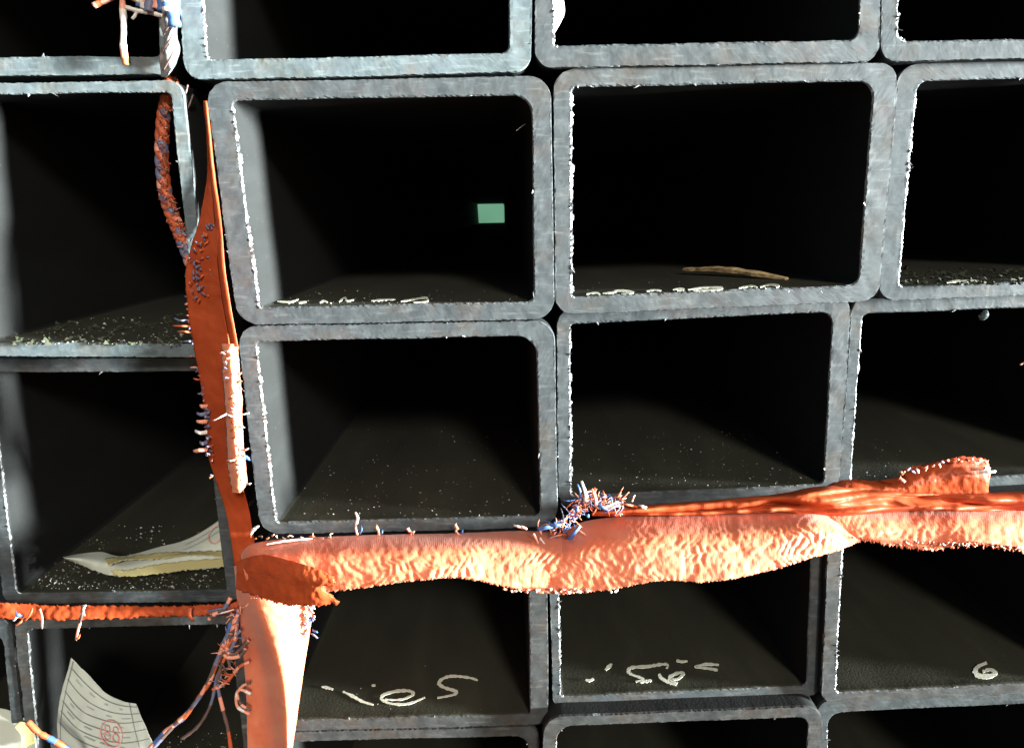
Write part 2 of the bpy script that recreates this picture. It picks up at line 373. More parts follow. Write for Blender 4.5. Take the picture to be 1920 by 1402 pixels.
def strand(name, pts, r, mats_, parent=None, seg=3, per=4, pattern=None, sides=6, seed=1, flat=1.0, taper=False):
    """tube through (px,py,depth) points whose colour changes along it"""
    rnd = random.Random(seed)
    W = [P(*cr(pts, i / (seg * (len(pts) - 1)))) for i in range(seg * (len(pts) - 1) + 1)]
    verts, faces, mi = [], [], []
    for i, p in enumerate(W):
        tg = (W[min(i + 1, len(W) - 1)] - W[max(i - 1, 0)]).normalized()
        a = tg.cross(Vector((0, 1, 0))); a = a.normalized() if a.length > 1e-6 else Vector((1, 0, 0)); b_ = tg.cross(a)
        rr = r * (1 + .15 * rnd.uniform(-1, 1)) * ((1 - .7 * i / len(W)) if taper else 1)
        for k in range(sides):
            an = 2 * math.pi * k / sides
            verts.append(p + a * rr * math.cos(an) + b_ * rr * flat * math.sin(an))
    ci = 0
    for i in range(len(W) - 1):
        if i % per == 0: ci = rnd.choice(pattern) if pattern else 0
        for k in range(sides):
            k2 = (k + 1) % sides
            faces.append((i * sides + k, i * sides + k2, (i + 1) * sides + k2, (i + 1) * sides + k)); mi.append(ci)
    faces.append(tuple(range(sides))[::-1]); mi.append(ci)
    faces.append(tuple(range((len(W) - 1) * sides, len(W) * sides))); mi.append(ci)
    return new(name, verts, faces, mats_, parent, midx=mi, smooth=True)
def fibres(name, items, parent=None):
    """many short threads joined: items = (pts, radius, colour index)"""
    big = [q for q in items if q[1] >= .0024]
    if big and len(items) > 1:
        for q in big: fibres('thread', [q], parent)
        items = [q for q in items if q[1] < .0024]
        if not items: return None
    verts, faces, mi = [], [], []
    for pts, r, ci in items:
        nseg = 3 * (len(pts) - 1); W = [P(*cr(pts, i / nseg)) for i in range(nseg + 1)]; b0 = len(verts)
        for i, p in enumerate(W):
            tg = (W[min(i + 1, nseg)] - W[max(i - 1, 0)]).normalized()
            a = tg.cross(Vector((0, 1, 0))); a = a.normalized() if a.length > 1e-6 else Vector((1, 0, 0)); b_ = tg.cross(a)
            rr = r * .48 * (1 - .4 * i / nseg)
            for k in range(5):
                an = 2 * math.pi * k / 5; verts.append(p + a * rr * math.cos(an) + b_ * rr * .28 * math.sin(an))
        for i in range(nseg):
            for k in range(5):
                k2 = (k + 1) % 5; faces.append((b0 + i * 5 + k, b0 + i * 5 + k2, b0 + (i + 1) * 5 + k2, b0 + (i + 1) * 5 + k)); mi.append(ci)
        faces.append(tuple(b0 + nseg * 5 + k for k in range(5))); mi.append(ci)
    o = new(name, verts, faces, TM, parent, midx=mi, smooth=True)
    if len(items) > 1: o['kind'] = 'stuff'
    return o

# ------------------------------------------------------------------ the orange sling
sling = empty('lifting_sling', P(455, 1040, -.01), 'frayed orange woven sling running down and across the stack of tubes', 'sling')
# vertical strap in shade
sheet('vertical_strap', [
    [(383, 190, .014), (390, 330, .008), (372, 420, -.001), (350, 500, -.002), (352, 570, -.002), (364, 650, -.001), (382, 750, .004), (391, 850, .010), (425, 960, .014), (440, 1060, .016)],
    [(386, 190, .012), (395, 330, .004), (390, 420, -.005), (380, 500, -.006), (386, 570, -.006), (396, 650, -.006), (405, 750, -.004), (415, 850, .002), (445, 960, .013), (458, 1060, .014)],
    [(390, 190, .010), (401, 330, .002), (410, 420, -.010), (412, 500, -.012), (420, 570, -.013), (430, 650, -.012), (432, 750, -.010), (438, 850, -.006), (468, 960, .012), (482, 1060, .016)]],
    150, 16, DEEP_SHADED, sling, crinkle(.0009, zig=.15, sd=3), jag=2.5, jag_rows=(0,))
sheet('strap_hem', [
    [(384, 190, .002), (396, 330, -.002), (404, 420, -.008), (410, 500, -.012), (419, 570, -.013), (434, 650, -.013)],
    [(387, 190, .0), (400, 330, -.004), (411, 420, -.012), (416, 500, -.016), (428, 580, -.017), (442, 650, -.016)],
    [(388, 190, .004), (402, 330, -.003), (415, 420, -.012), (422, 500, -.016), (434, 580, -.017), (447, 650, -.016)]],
    80, 5, DEEP_SHADED, sling, crinkle(.0004, zig=.1, sd=8))
# bright stitched strip in the sun
sheet('stitched_edge', [
    [(418, 645, -.012), (420, 720, -.018), (424, 790, -.020), (428, 860, -.020), (438, 922, -.012)],
    [(434, 645, -.018), (438, 720, -.027), (441, 790, -.030), (446, 860, -.030), (450, 922, -.020)],
    [(444, 648, -.008), (450, 720, -.012), (453, 790, -.014), (458, 860, -.014), (462, 905, -.010)]],
    90, 8, LIT_EDGE, sling, crinkle(.0016, zig=1.2, sd=11), jag=2)
rn = random.Random(5); it = []
def stub(x, y, dx, dy, r, c, d=-.012, it_=None):
    (it if it_ is None else it_).append(([(x, y, d), (x + dx * .5 + rn.uniform(-4, 4), y + dy * .5 + rn.uniform(-3, 3), d - .003), (x + dx, y + dy, d - .001)], r, c))
for y in range(655, 915, 9):
    x = 417 + (y - 650) * .075
    stub(x + rn.uniform(0, 26), y, rn.uniform(5, 16) * rn.choice((-1, 1)), rn.uniform(-4, 4), .0016, rn.choice((3, 2, 3, 0, 2, 5)), -.03)
for y, l in ((430, 12), (455, 16), (476, 12), (600, 30), (612, 34), (624, 28), (640, 20), (668, 24), (690, 16), (712, 14), (735, 10)):
    x = {True: 372, False: 350}[y < 500] + max(0, (y - 600)) * .18
    stub(x + 6, y, -l, rn.uniform(-5, 3), .0018, rn.choice((3, 5, 5, 0, 0)), .003)
for k, (y, c, l) in enumerate(((762, 3, 12), (775, 5, 20), (790, 3, 18), (810, 2, 20), (829, 5, 14), (844, 3, 22))):
    stub(388, y, -l - 2 + rn.uniform(-3, 3), rn.uniform(-4, 2), .0040, c, .001); stub(392, y + 8, -6, 2, .003, 5, -.001)
stub(425, 776, -27, 13, .0012, 2, -.032); stub(448, 776, 20, -2, .0011, 2, -.022); stub(452, 858, 14, 5, .0045, 1, .004)
for y in range(425, 560, 11):
    for _ in range(4): stub(rn.uniform(358, 410), y + rn.uniform(-5, 5), rn.uniform(-9, 9), rn.uniform(2, 10), .0016, rn.choice((5, 5, 0, 0, 5)), -.007)
for y in sorted(rn.uniform(500, 900) for _ in range(42)):                     # blue and salmon edge stitching down the left side
    x = cr([(374, 0), (352, 0), (354, 0), (366, 0), (384, 0), (393, 0)], (y - 420) / 430)[0]
    stub(x + 6, y, -rn.uniform(3, 13), rn.uniform(-6, 8), rn.uniform(.0008, .0022), rn.choice((5, 0, 5, 0, 3)), .003)
tag(fibres('stitching', it, sling), 'blue, orange and white stitches unravelling along the strap')

# horizontal band, left half
topL = [(452, 1042, -.010), (475, 1020, -.006), (560, 1010, -.004), (700, 1004, -.003), (850, 1001, -.003), (985, 996, -.004), (1050, 1002, -.008), (1110, 1000, -.008)]
botL = [(470, 1120, -.030), (520, 1118, -.042), (640, 1106, -.050), (760, 1090, -.054), (860, 1083, -.054), (960, 1102, -.052), (1040, 1112, -.050), (1110, 1108, -.052)]
def mid(a, b_, s, dd): return [(p[0] + (q[0] - p[0]) * s, p[1] + (q[1] - p[1]) * s, p[2] + (q[2] - p[2]) * s + dd) for p, q in zip(a, b_)]
sheet('horizontal_band', [topL, mid(topL, botL, .14, -.012), mid(topL, botL, .34, -.019), mid(topL, botL, .62, -.013), botL], 420, 64, ORANGE, sling, crinkle(.0009, zig=1.15, sd=21), jag=2.2)
topR = [(985, 1012, -.006), (1040, 1005, -.006), (1100, 978, -.006), (1200, 967, -.006), (1320, 962, -.006), (1440, 956, -.006), (1520, 955, -.008), (1560, 970, -.012), (1590, 1000, -.02)]
botR = [(1010, 1104, -.046), (1060, 1112, -.052), (1150, 1104, -.056), (1230, 1089, -.060), (1330, 1090, -.062), (1430, 1073, -.060), (1510, 1048, -.055), (1565, 1032, -.048), (1612, 1014, -.035)]
sheet('horizontal_band', [topR, mid(topR, botR, .14, -.012), mid(topR, botR, .34, -.020), mid(topR, botR, .62, -.014), botR], 420, 64, ORANGE, sling, crinkle(.0009, zig=.85, sd=33), jag=1.6)
# right end of the band, behind a diagonal fold
tR = [(1520, 950, -.004), (1600, 958, -.006), (1700, 958, -.006), (1800, 956, -.006), (1960, 955, -.006)]
bR = [(1555, 1018, -.026), (1620, 1013, -.034), (1740, 1030, -.040), (1830, 1020, -.042), (1960, 1040, -.044)]
sheet('band_end', [tR, mid(tR, bR, .3, -.008), mid(tR, bR, .7, -.004), bR], 240, 40, ORANGE, sling, crinkle(.0008, zig=.6, sd=41), jag=6)
# rolled fold lying along the upper edge
tF = [(1110, 958, -.004), (1200, 948, -.006), (1330, 938, -.008), (1450, 926, -.010), (1560, 912, -.012), (1700, 922, -.012), (1820, 925, -.012), (1960, 922, -.012)]
bF = [(1110, 966, -.004), (1200, 966, -.006), (1330, 964, -.008), (1450, 958, -.012), (1560, 968, -.018), (1700, 958, -.014), (1820, 956, -.012), (1960, 957, -.012)]
def folds(x, y, u, v_):
    return .0050 * math.sin(v_ * 7 - x * .017 + 2.2 * noise.noise((x * .006, y * .02, 3))) * (.25 + .75 * min(1, u * 1.6)) + .0030 * (1 - abs(noise.noise((x * .012 + y * .05, y * .03 - x * .006, 61))) * 3) + .0016 * fbm(x, y, .03, 60)
sheet('rolled_fold', [tF, mid(tF, bF, .15, -.009), mid(tF, bF, .4, -.013), mid(tF, bF, .65, -.007), mid(tF, bF, .85, -.010), bF], 260, 30, SHADED, sling, folds)
# ragged flap standing over the lip
tT = [(1512, 928, -.002), (1580, 902, -.004), (1640, 902, -.004), (1685, 895, -.006), (1700, 879, -.008), (1750, 868, -.010), (1800, 857, -.012), (1845, 862, -.012), (1856, 884, -.010)]
bT = [(1520, 936, -.010), (1580, 928, -.012), (1640, 932, -.014), (1690, 934, -.014), (1720, 934, -.014), (1760, 932, -.014), (1800, 930, -.014), (1840, 928, -.014), (1852, 922, -.012)]
sheet('torn_flap', [tT, mid(tT, bT, .5, -.006), bT], 160, 44, DEEP_SHADED, sling, crinkle(.0009, zig=.1, sd=51), jag=3, jag_rows=(0,))
it = []
for k in range(26):
    u = k / 25; x, y, d = cr(tT[3:], u)
    stub(x, y + 4, rn.uniform(-8, 12), rn.uniform(-7, 10), .0022, rn.choice((3, 3, 2, 0, 5)), -.022)
stub(1835, 884, 32, 0, .0028, 2, -.022); stub(1820, 880, 30, -3, .003, 3, -.020)
for k in range(40):
    x = rn.uniform(1700, 1920); stub(x, 1012 + (x - 1700) * .06, rn.uniform(-8, 8), rn.uniform(3, 9), .0014, rn.choice((2, 3, 3, 0)), -.043)
tag(fibres('frayed_fringe', it, sling), 'pale and salmon thread ends along the torn flap')
# corner fold and hanging end
c1 = [(446, 1052, -.026), (490, 1040, -.046), (540, 1050, -.062), (590, 1064, -.070), (622, 1080, -.072)]
c2 = [(444, 1104, -.026), (486, 1118, -.044), (530, 1130, -.058), (580, 1134, -.066), (636, 1130, -.068)]
c3 = mid(c1, c2, .55, -.001); c3[-1] = (600, 1098, -.069)
sheet('corner_fold', [c1, mid(c1, c2, .3, -.003), c3, c2], 110, 36, SHADED, sling, crinkle(.0009, zig=.5, sd=71), jag=4, jag_rows=(1, 'r'))
lE = [(440, 1060, .004), (446, 1130, .004), (455, 1200, .004), (463, 1300, .002), (465, 1430, .0)]
rE = [(590, 1105, -.014), (584, 1160, -.016), (576, 1210, -.018), (562, 1300, -.020), (543, 1430, -.022)]
def along(ss, ds): return [(l[0] + (r_[0] - l[0]) * q, l[1] + (r_[1] - l[1]) * q, z_) for l, r_, q, z_ in zip(lE, rE, ss, ds)]
def hang(x, y, u, v_):
    return .0018 * fbm(x, y, .018, 81) + .0005 * fbm(x, y, .09, 44)
sheet('hanging_end', [lE, along((.10, .14, .22, .34, .50), (-.014, -.014, -.012, -.010, -.010)), along((.22, .30, .45, .68, .92), (-.028, -.030, -.032, -.034, -.034)),
                      along((.55, .60, .70, .84, .96), (-.026, -.028, -.029, -.030, -.030)), rE], 160, 60, LIT, sling, hang, jag=2, jag_rows=(1,))
it = []
for k in range(22):
    stub(rn.uniform(566, 588), rn.uniform(1128, 1195), rn.uniform(4, 14), rn.uniform(-6, 10), .0024, rn.choice((2, 2, 3, 5, 1)), -.020)
for k in range(16):
    x = 470 + k * 10; stub(x, 1008 + rn.uniform(-3, 3), rn.uniform(-8, 10), rn.uniform(-8, 4), .0014, rn.choice((2, 3, 0, 4)), -.008)
for x, h in ((670, 42), (710, 18), (770, 12), (860, 20)):
    stub(x, 1002, -2, -h * .55, .0022, 3, -.008); stub(x - 2, 1002 - h * .5, -2, -h * .5, .0028, 2 if h > 30 else 3, -.012); stub(x + 4, 1000, 3, -h * .4, .0018, 1 if h > 15 else 3, -.010)
for k in range(30):
    x = rn.uniform(950, 1160); stub(x, 1106, rn.uniform(-8, 8), rn.uniform(-2, 6), .0024, rn.choice((2, 3, 3)), -.054)
fibres('frayed_fringe', it, sling)
# tuft of unravelled threads at the crossing
it = []
for k in range(210):
    s = rn.random() ** .8; cx, cy = cr([(1015, 1000), (1060, 985), (1080, 950), (1115, 935), (1160, 945)], s)
    a = rn.uniform(0, 6.28); l = rn.uniform(6, 24)
    stub(cx + rn.uniform(-12, 12), cy + rn.uniform(-12, 12), math.cos(a) * l, math.sin(a) * l, rn.uniform(.0005, .0014), rn.choice((0, 3, 3, 1, 5, 0, 5, 0, 0, 1)), -.012 - rn.random() * .014)
for x, y, dx, dy, r, c in ((1098, 940, -8, -38, .0045, 2), (1088, 935, -6, -28, .003, 1), (1118, 950, -8, -34, .004, 3), (1120, 952, 40, -12, .003, 2), (1140, 955, 26, -10, .0028, 2),
                           (1068, 1012, 20, -26, .005, 1), (1080, 992, 20, 14, .0018, 3), (1010, 992, 26, -4, .0055, 1), (1030, 984, 22, 0, .005, 1), (985, 990, -22, -6, .003, 2), (970, 988, 18, 4, .003, 3),
                           (1080, 950, 4, 8, .005, 1), (1100, 965, 3, 5, .0045, 1), (1195, 950, -30, -6, .003, 0), (1200, 948, 12, 4, .004, 2), (1185, 940, 6, -12, .002, 3), (1000, 1000, 30, 60, .0022, 3), (1012, 1008, 34, 50, .0018, 2), (1120, 945, 20, 10, .004, 1)):
    stub(x, y, dx, dy, r * .75, c, -.028)
tag(fibres('frayed_tuft', it, sling), 'tuft of blue, white and salmon threads bursting from the cloth')

# cord twisted from orange and blue strands
def braid(name, pts, rad, pitch, sr, mats_, cols, parent=None, n=3, turns_px=34):
    L = sum(math.dist(pts[i][:2], pts[i + 1][:2]) for i in range(len(pts) - 1)); turns = L / turns_px
    K = int(turns * 12); out = []
    for s_ in range(n):
        vs, fs, mi = [], [], []
        W = []
        for i in range(K + 1):
            u = i / K; x, y, d = cr(pts, u); x2, y2, _ = cr(pts, min(u + .01, 1)); x1, y1, _ = cr(pts, max(u - .01, 0))
            l = math.hypot(x2 - x1, y2 - y1) or 1; nx, ny = -(y2 - y1) / l, (x2 - x1) / l
            a = 2 * math.pi * (turns * u + s_ / n)
            W.append(P(x + nx * rad * math.cos(a), y + ny * rad * math.cos(a), d - rad * S * math.sin(a)))
        rr_ = random.Random(s_ + 3); ci = 0
        for i, p in enumerate(W):
            tg = (W[min(i + 1, K)] - W[max(i - 1, 0)]).normalized(); a_ = tg.cross(Vector((0, 1, 0))).normalized(); b_ = tg.cross(a_)
            for k in range(7):
                an = 2 * math.pi * k / 7; vs.append(p + (a_ * math.cos(an) + b_ * math.sin(an)) * sr)
        for i in range(K):
            if i % 3 == 0: ci = rr_.choice(cols[s_ % len(cols)])
            for k in range(7):
                k2 = (k + 1) % 7; fs.append((i * 7 + k, i * 7 + k2, (i + 1) * 7 + k2, (i + 1) * 7 + k)); mi.append(ci)
        out.append(new('strand', vs, fs, mats_, parent, midx=mi, smooth=True))
    return out
cord = empty('twisted_cord', P(352, 470, 0), 'thick twisted orange cord with blue flecks hanging beside the upper left gap', 'cord', )
braid('strand', [(322, 150, .008), (314, 185, .014), (306, 230, .020), (304, 300, .022), (311, 365, .022), (326, 410, .018), (343, 450, .012), (362, 500, .004)], 6, 0, .0028, TM, [(0, 0, 0, 5), (0, 0, 3, 0), (0, 5, 0, 0)], cord, turns_px=52)

it = []
cp = [(322, 150, .008), (314, 185, .012), (306, 230, .017), (304, 300, .018), (311, 365, .018), (326, 410, .014), (343, 450, .009), (362, 500, .0)]
for k in range(260):
    x, y, d = cr(cp, rn.random()); a_ = rn.uniform(0, 6.28); l = rn.uniform(4, 13)
    stub(x + rn.uniform(-9, 9), y, math.cos(a_) * l, math.sin(a_) * l, .0006, rn.choice((0, 0, 3, 5, 4, 0)), d)
fibres('cord_fuzz', it, cord)

# ------------------------------------------------------------------ lower left: second sling under the taped-label tube
s2 = empty('flat_sling', P(200, 1145, 0), 'thin orange sling squeezed between two tubes at lower left', 'sling')
a = [(-40, 1124, -.002), (60, 1134, -.002), (160, 1136, -.002), (300, 1136, -.002), (400, 1134, -.002), (446, 1128, .0)]
b2 = [(-40, 1156, -.006), (60, 1160, -.006), (160, 1160, -.008), (300, 1155, -.006), (400, 1152, -.004), (446, 1146, .0)]
sheet('sling_band', [a, mid(a, b2, .5, -.001), b2], 180, 10, DEEP_SHADED, s2, crinkle(.0012, zig=.4, sd=91), jag=3, jag_rows=(0, 1))
it = []
for x, y, dx, dy, r, c in ((42, 1160, -14, 12, .002, 0), (30, 1148, 12, 6, .003, 1), (60, 1140, -14, 24, .0022, 0), (74, 1142, 4, 36, .0026, 3), (155, 1134, -6, 34, .003, 4), (150, 1166, -8, 34, .0024, 3), (160, 1134, -2, 20, .0022, 2), (150, 1190, -8, 8, .002, 0),
                           (356, 1140, 6, 24, .004, 0), (390, 1146, 40, -8, .0022, 5), (395, 1152, 44, -10, .0018, 2), (36, 1150, -12, 14, .002, 2)):
    stub(x, y, dx, dy, r, c, -.012)
fibres('frayed_fringe', it, s2)

# tangled cord end at lower left
tg = empty('frayed_rope', P(430, 1180, -.01), 'unravelled blue and orange rope end dangling left of the white-hot hanging cloth', 'rope')
def st(pts, r, pat, d=-.014, per=3, seed=1, seg=6): return strand('strand', [(x, y, d) for x, y in pts], r * .75, TM, tg, seg=seg, per=per, pattern=pat, seed=seed)
st([(436, 1150), (428, 1185), (412, 1225), (396, 1265), (378, 1300), (352, 1335), (320, 1365), (288, 1400), (268, 1425)], .0022, [0, 1, 3, 5, 4], seed=2)
st([(440, 1160), (430, 1200), (408, 1240), (392, 1280), (370, 1310), (345, 1345), (308, 1372), (275, 1410)], .0020, [1, 5, 3, 4, 0], seed=3)
st([(446, 1140), (440, 1200), (418, 1240), (408, 1280), (418, 1330), (428, 1370), (436, 1430)], .0018, [4, 0, 3, 4, 5], seed=4)
st([(452, 1180), (425, 1215), (430, 1250), (410, 1260), (395, 1320), (372, 1360), (340, 1385)], .0016, [4, 5, 4, 0], seed=5)
st([(466, 1200), (440, 1225), (425, 1215), (435, 1180), (446, 1150)], .002, [3, 4], seed=6)
st([(468, 1240), (448, 1250), (432, 1270), (415, 1285), (398, 1292)], .0017, [3, 3, 0], seed=7)
st([(470, 1300), (450, 1292), (443, 1305), (446, 1325), (468, 1338)], .0016, [3, 2], seed=8)
st([(470, 1280), (455, 1285), (445, 1300), (452, 1320), (470, 1330)], .0014, [3, 4], seed=9)
st([(432, 1120), (420, 1140), (400, 1152), (392, 1160)], .002, [5, 3, 4], seed=10)
st([(460, 1215), (450, 1228), (430, 1232), (420, 1225)], .0022, [3, 4], seed=12)
it = []
for k in range(46):
    x, y = cr([(440, 1130), (434, 1190), (428, 1240), (420, 1290)], rn.random()); a_ = rn.uniform(0, 6.3); l = rn.uniform(8, 24)
    stub(x + rn.uniform(-14, 18), y, math.cos(a_) * l, math.sin(a_) * l, .0012, rn.choice((3, 4, 0, 4, 5, 3)), -.014)
fibres('frayed_fringe', it, tg)
tc = empty('thin_cord', P(20, 1370, -.02), 'thin orange and blue cord crossing in front of the round white label', 'cord')
strand('strand', [(52, 1352, -.012), (72, 1372, -.014), (95, 1385, -.014), (120, 1400, -.014), (140, 1420, -.012)], .0022, TM, tc, seg=5, per=3, pattern=[0, 0, 1, 3], seed=3)

# threads and wrap at the top left
tt = empty('frayed_threads', P(300, 0, -.01), 'frayed blue, white and orange threads hanging at the top left', 'threads')
def s3(pts, r, pat, d=-.01, seed=1, flat=1.0): return strand('thread', [(x, y, d) for x, y in pts], r, TM, tt, seg=5, per=2, pattern=pat, seed=seed, flat=flat)
s3([(228, -30), (230, 10), (232, 50), (231, 85), (236, 122)], .0020, [0, 2, 3, 2], seed=4)
s3([(214, -6), (195, 2), (176, 11)], .0018, [0, 3, 2], seed=5)
s3([(240, -10), (262, 2), (285, -2), (300, -20)], .002, [2, 3], seed=6)
s3([(236, 14), (256, 20), (278, 24), (306, 30)], .0014, [2, 4, 2], seed=7)
s3([(258, 18), (254, 28), (248, 36)], .0010, [2], seed=8)
for k in range(9):
    x = 262 + k * 8; s3([(x, -30), (x + 3, -8), (x + 1, 14 + (k % 3) * 4)], .0032, [(1,), (2, 3), (5, 1), (1,), (3, 2)][k % 5], seed=20 + k, d=-.008 - .001 * (k % 3))
s3([(318, -30), (322, 10), (328, 50)], .0038, [1], seed=31, d=-.016); s3([(308, -30), (313, 0), (316, 22)], .0036, [1, 1, 2], seed=32, d=-.018)
wr = empty('plastic_wrap', P(318, 100, -.004), 'twisted translucent white wrap clinging to the upper left tube corner', 'wrap')
def wrapd(x, y, u, v_): return .0030 * math.sin((x + y * .55) * .16) + .0015 * fbm(x, y, .06, 4)
def wrap_piece(l, r_, n=60): sheet('wrap_fold', [l, mid(l, r_, .5, -.006), r_], n, 14, WRAP, wr, wrapd, thick=.0006)
wrap_piece([(302, 14, -.004), (303, 50, -.004), (305, 90, -.004), (300, 142, -.004)], [(328, 14, -.004), (330, 50, -.004), (333, 90, -.004), (326, 136, -.004)])

for pts in ([(330, 20, -.014), (318, 45, -.016), (306, 66, -.012)], [(332, 48, -.014), (320, 72, -.016), (304, 96, -.012)], [(334, 80, -.014), (322, 104, -.016), (306, 132, -.012)],
            [(352, 160, .006), (348, 175, .004), (338, 192, .008)], [(362, 178, .006), (354, 200, .004), (344, 222, .008)]):
    strand('wire', pts, .0006, [T_DK], wr, seg=5, per=3, seed=2)

# ------------------------------------------------------------------ on the floors: chalk, paper, splinters, grit, moss
def floor_point(key, px, py, lift=.0004):
    T = TUBES[key]; (bx, bz), (ax, az) = T['qi'][2], T['qi'][3]
    nrm = Vector((-(bz - az), 0, bx - ax)).normalized(); base = Vector((ax, 0, az))
    r = ray(px, py); s = (base - CAM).dot(nrm) / r.dot(nrm)
    return CAM + r * s + nrm * lift
def chalk(key, strokes, wpx=6, label=None):
    rr_ = random.Random(key)
    for pts in strokes:
        vs, fs = [], []
        n = 7 * (len(pts) - 1); C_ = [cr(pts, i / n) for i in range(n + 1)]; b0 = len(vs)
        for i, (x, y) in enumerate(C_):
            x1, y1 = C_[max(i - 1, 0)]; x2, y2 = C_[min(i + 1, n)]; l = math.hypot(x2 - x1, y2 - y1) or 1
            nx, ny = -(y2 - y1) / l, (x2 - x1) / l; h = wpx * .60 * (.55 + .45 * math.sin(math.pi * i / n)) * rr_.uniform(.6, 1.2)
            for s in (-1, 1):
                p = floor_point(key, x + nx * h * s, y + ny * h * s * .8, .0008); vs.append(p)
        for i in range(n): a_ = b0 + 2 * i; fs.append((a_, a_ + 1, a_ + 3, a_ + 2))
        o = new('chalk_mark', vs, fs, CHALK, TUBES[key]['o'])
        md = o.modifiers.new('thickness', 'SOLIDIFY'); md.thickness = .0003
chalk('41', [[(603, 1288), (614, 1290), (624, 1293)], [(643, 1297), (662, 1306), (680, 1316), (700, 1322)],
             [(722, 1312), (752, 1312), (774, 1303), (768, 1296), (745, 1296), (720, 1303), (716, 1312), (735, 1320), (765, 1320), (797, 1308)],
             [(896, 1276), (880, 1271), (850, 1268), (832, 1272), (823, 1281), (832, 1289), (856, 1297), (850, 1303), (820, 1309)], [(697, 1286), (704, 1285)]], 6, 'looping chalk handwriting')
chalk('42', [[(1098, 1275), (1106, 1277), (1113, 1273)], [(1135, 1257), (1142, 1250), (1147, 1245)],
             [(1250, 1254), (1252, 1247), (1240, 1246), (1215, 1250), (1185, 1252), (1178, 1258), (1184, 1265), (1206, 1274), (1192, 1279)],
             [(1236, 1264), (1240, 1272), (1256, 1281), (1268, 1285)], [(1252, 1274), (1270, 1274), (1281, 1264), (1272, 1262), (1256, 1270), (1262, 1278), (1270, 1282)],
             [(1268, 1239), (1278, 1241), (1289, 1240)], [(1302, 1251), (1322, 1246), (1348, 1247)], [(1304, 1251), (1330, 1254), (1346, 1257)], [(1222, 1276), (1212, 1278), (1200, 1280)]], 6, 'chalk scribble with dashes')
chalk('43', [[(1850, 1243), (1834, 1250), (1828, 1260), (1836, 1268), (1858, 1268), (1866, 1262), (1856, 1256), (1842, 1260)]], 9, 'chalk digit 6')
chalk('21', [[(520, 567), (545, 568), (560, 562)], [(600, 569), (608, 566), (614, 569)], [(636, 568), (646, 560), (652, 566), (664, 563)], [(696, 566), (715, 564), (742, 563)], [(752, 567), (775, 563), (798, 560), (800, 567), (775, 569)], [(560, 570), (575, 567)]], 4, 'flattened chalk writing')
chalk('22', [[(1100, 553), (1118, 551), (1125, 554)], [(1130, 552), (1150, 550), (1158, 547), (1180, 548), (1186, 551), (1165, 553)], [(1212, 548), (1226, 546), (1240, 547)], [(1262, 545), (1275, 543), (1282, 545), (1270, 547)],
             [(1290, 545), (1320, 541), (1352, 541), (1345, 545), (1300, 547)], [(1385, 542), (1410, 538), (1420, 541)], [(1425, 540), (1440, 536), (1460, 537), (1455, 541)]], 4, 'flattened chalk figures')
chalk('23', [[(1775, 532), (1800, 528), (1815, 530)], [(1810, 527), (1835, 529)], [(1895, 526), (1930, 524)]], 4)

def on_sheet(name, f, strokes, width, m_, parent, lift=.0018):
    for pts in strokes:
        vs, fs = [], []
        n = 8 * (len(pts) - 1); C_ = [cr(pts, i / n) for i in range(n + 1)]; b0 = len(vs)
        for i, (u, v_) in enumerate(C_):
            u1, v1 = C_[max(i - 1, 0)]; u2, v2 = C_[min(i + 1, n)]
            x1, y1, _ = f(u1, v1); x2, y2, _ = f(u2, v2); l = math.hypot(x2 - x1, y2 - y1) or 1
            x, y, d = f(u, v_); nx, ny = -(y2 - y1) / l, (x2 - x1) / l
            for s in (-1, 1): vs.append(P(x + nx * s * width / 2, y + ny * s * width / 2, d - lift))
        for i in range(n): a_ = b0 + 2 * i; fs.append((a_, a_ + 1, a_ + 3, a_ + 2))
        new(name, vs, fs, m_, parent)
def circle(cu, cv, ru, rv, n=10, a0=0, a1=6.283): return [(cu + ru * math.cos(a0 + (a1 - a0) * k / n), cv + rv * math.sin(a0 + (a1 - a0) * k / n)) for k in range(n + 1)]
# ruled label standing in the lower left tube
lab = empty('paper_label', P(190, 1330, .01), 'curled ruled paper label with a red 88 stamp in a lower left tube', 'label')
L0 = [(133, 1233, .030), (165, 1262, .026), (200, 1298, .020), (228, 1312, .014), (256, 1318, .010)]
L1 = [(118, 1290, .030), (150, 1328, .022), (190, 1348, .012), (230, 1356, .006), (270, 1352, .002)]
L2 = [(108, 1350, .030), (140, 1380, .020), (185, 1402, .010), (235, 1412, .002), (292, 1402, -.004)]
L3 = [(112, 1440, .030), (140, 1450, .020), (185, 1460, .010), (240, 1462, .002), (310, 1450, -.006)]
def creased(x, y, u, v_): return .0009 * (1 - abs(fbm(x, y, .012, 15, 2)) * 4) + .0006 * fbm(x, y, .05, 19)
_, lf = sheet('paper_sheet', [L0, L1, L2, L3], 60, 60, PAPER, lab, creased, thick=.0004)
prnt = []
for r_ in range(1, 8):
    for k_ in range(4):
        u0 = .12 + .19 * k_ + random.uniform(0, .05)
        if random.random() < .75: prnt.append([(u0, (r_ + .45) / 9), (u0 + random.uniform(.04, .11), (r_ + .45) / 9 + .002)])
on_sheet('printed_word', lf, prnt, 2.4, mat('faint_print', (.34, .36, .33), .8)[0], lab, .0016)
on_sheet('ruled_line', lf, [[(.04, v_ / 9), (.3, v_ / 9 + .01), (.6, v_ / 9), (.97, v_ / 9 - .01)] for v_ in range(1, 9)] + [[(.86, .02), (.86, .5), (.86, .98)], [(.05, .02), (.06, .5), (.06, .98)]], 1.15, INK, lab)
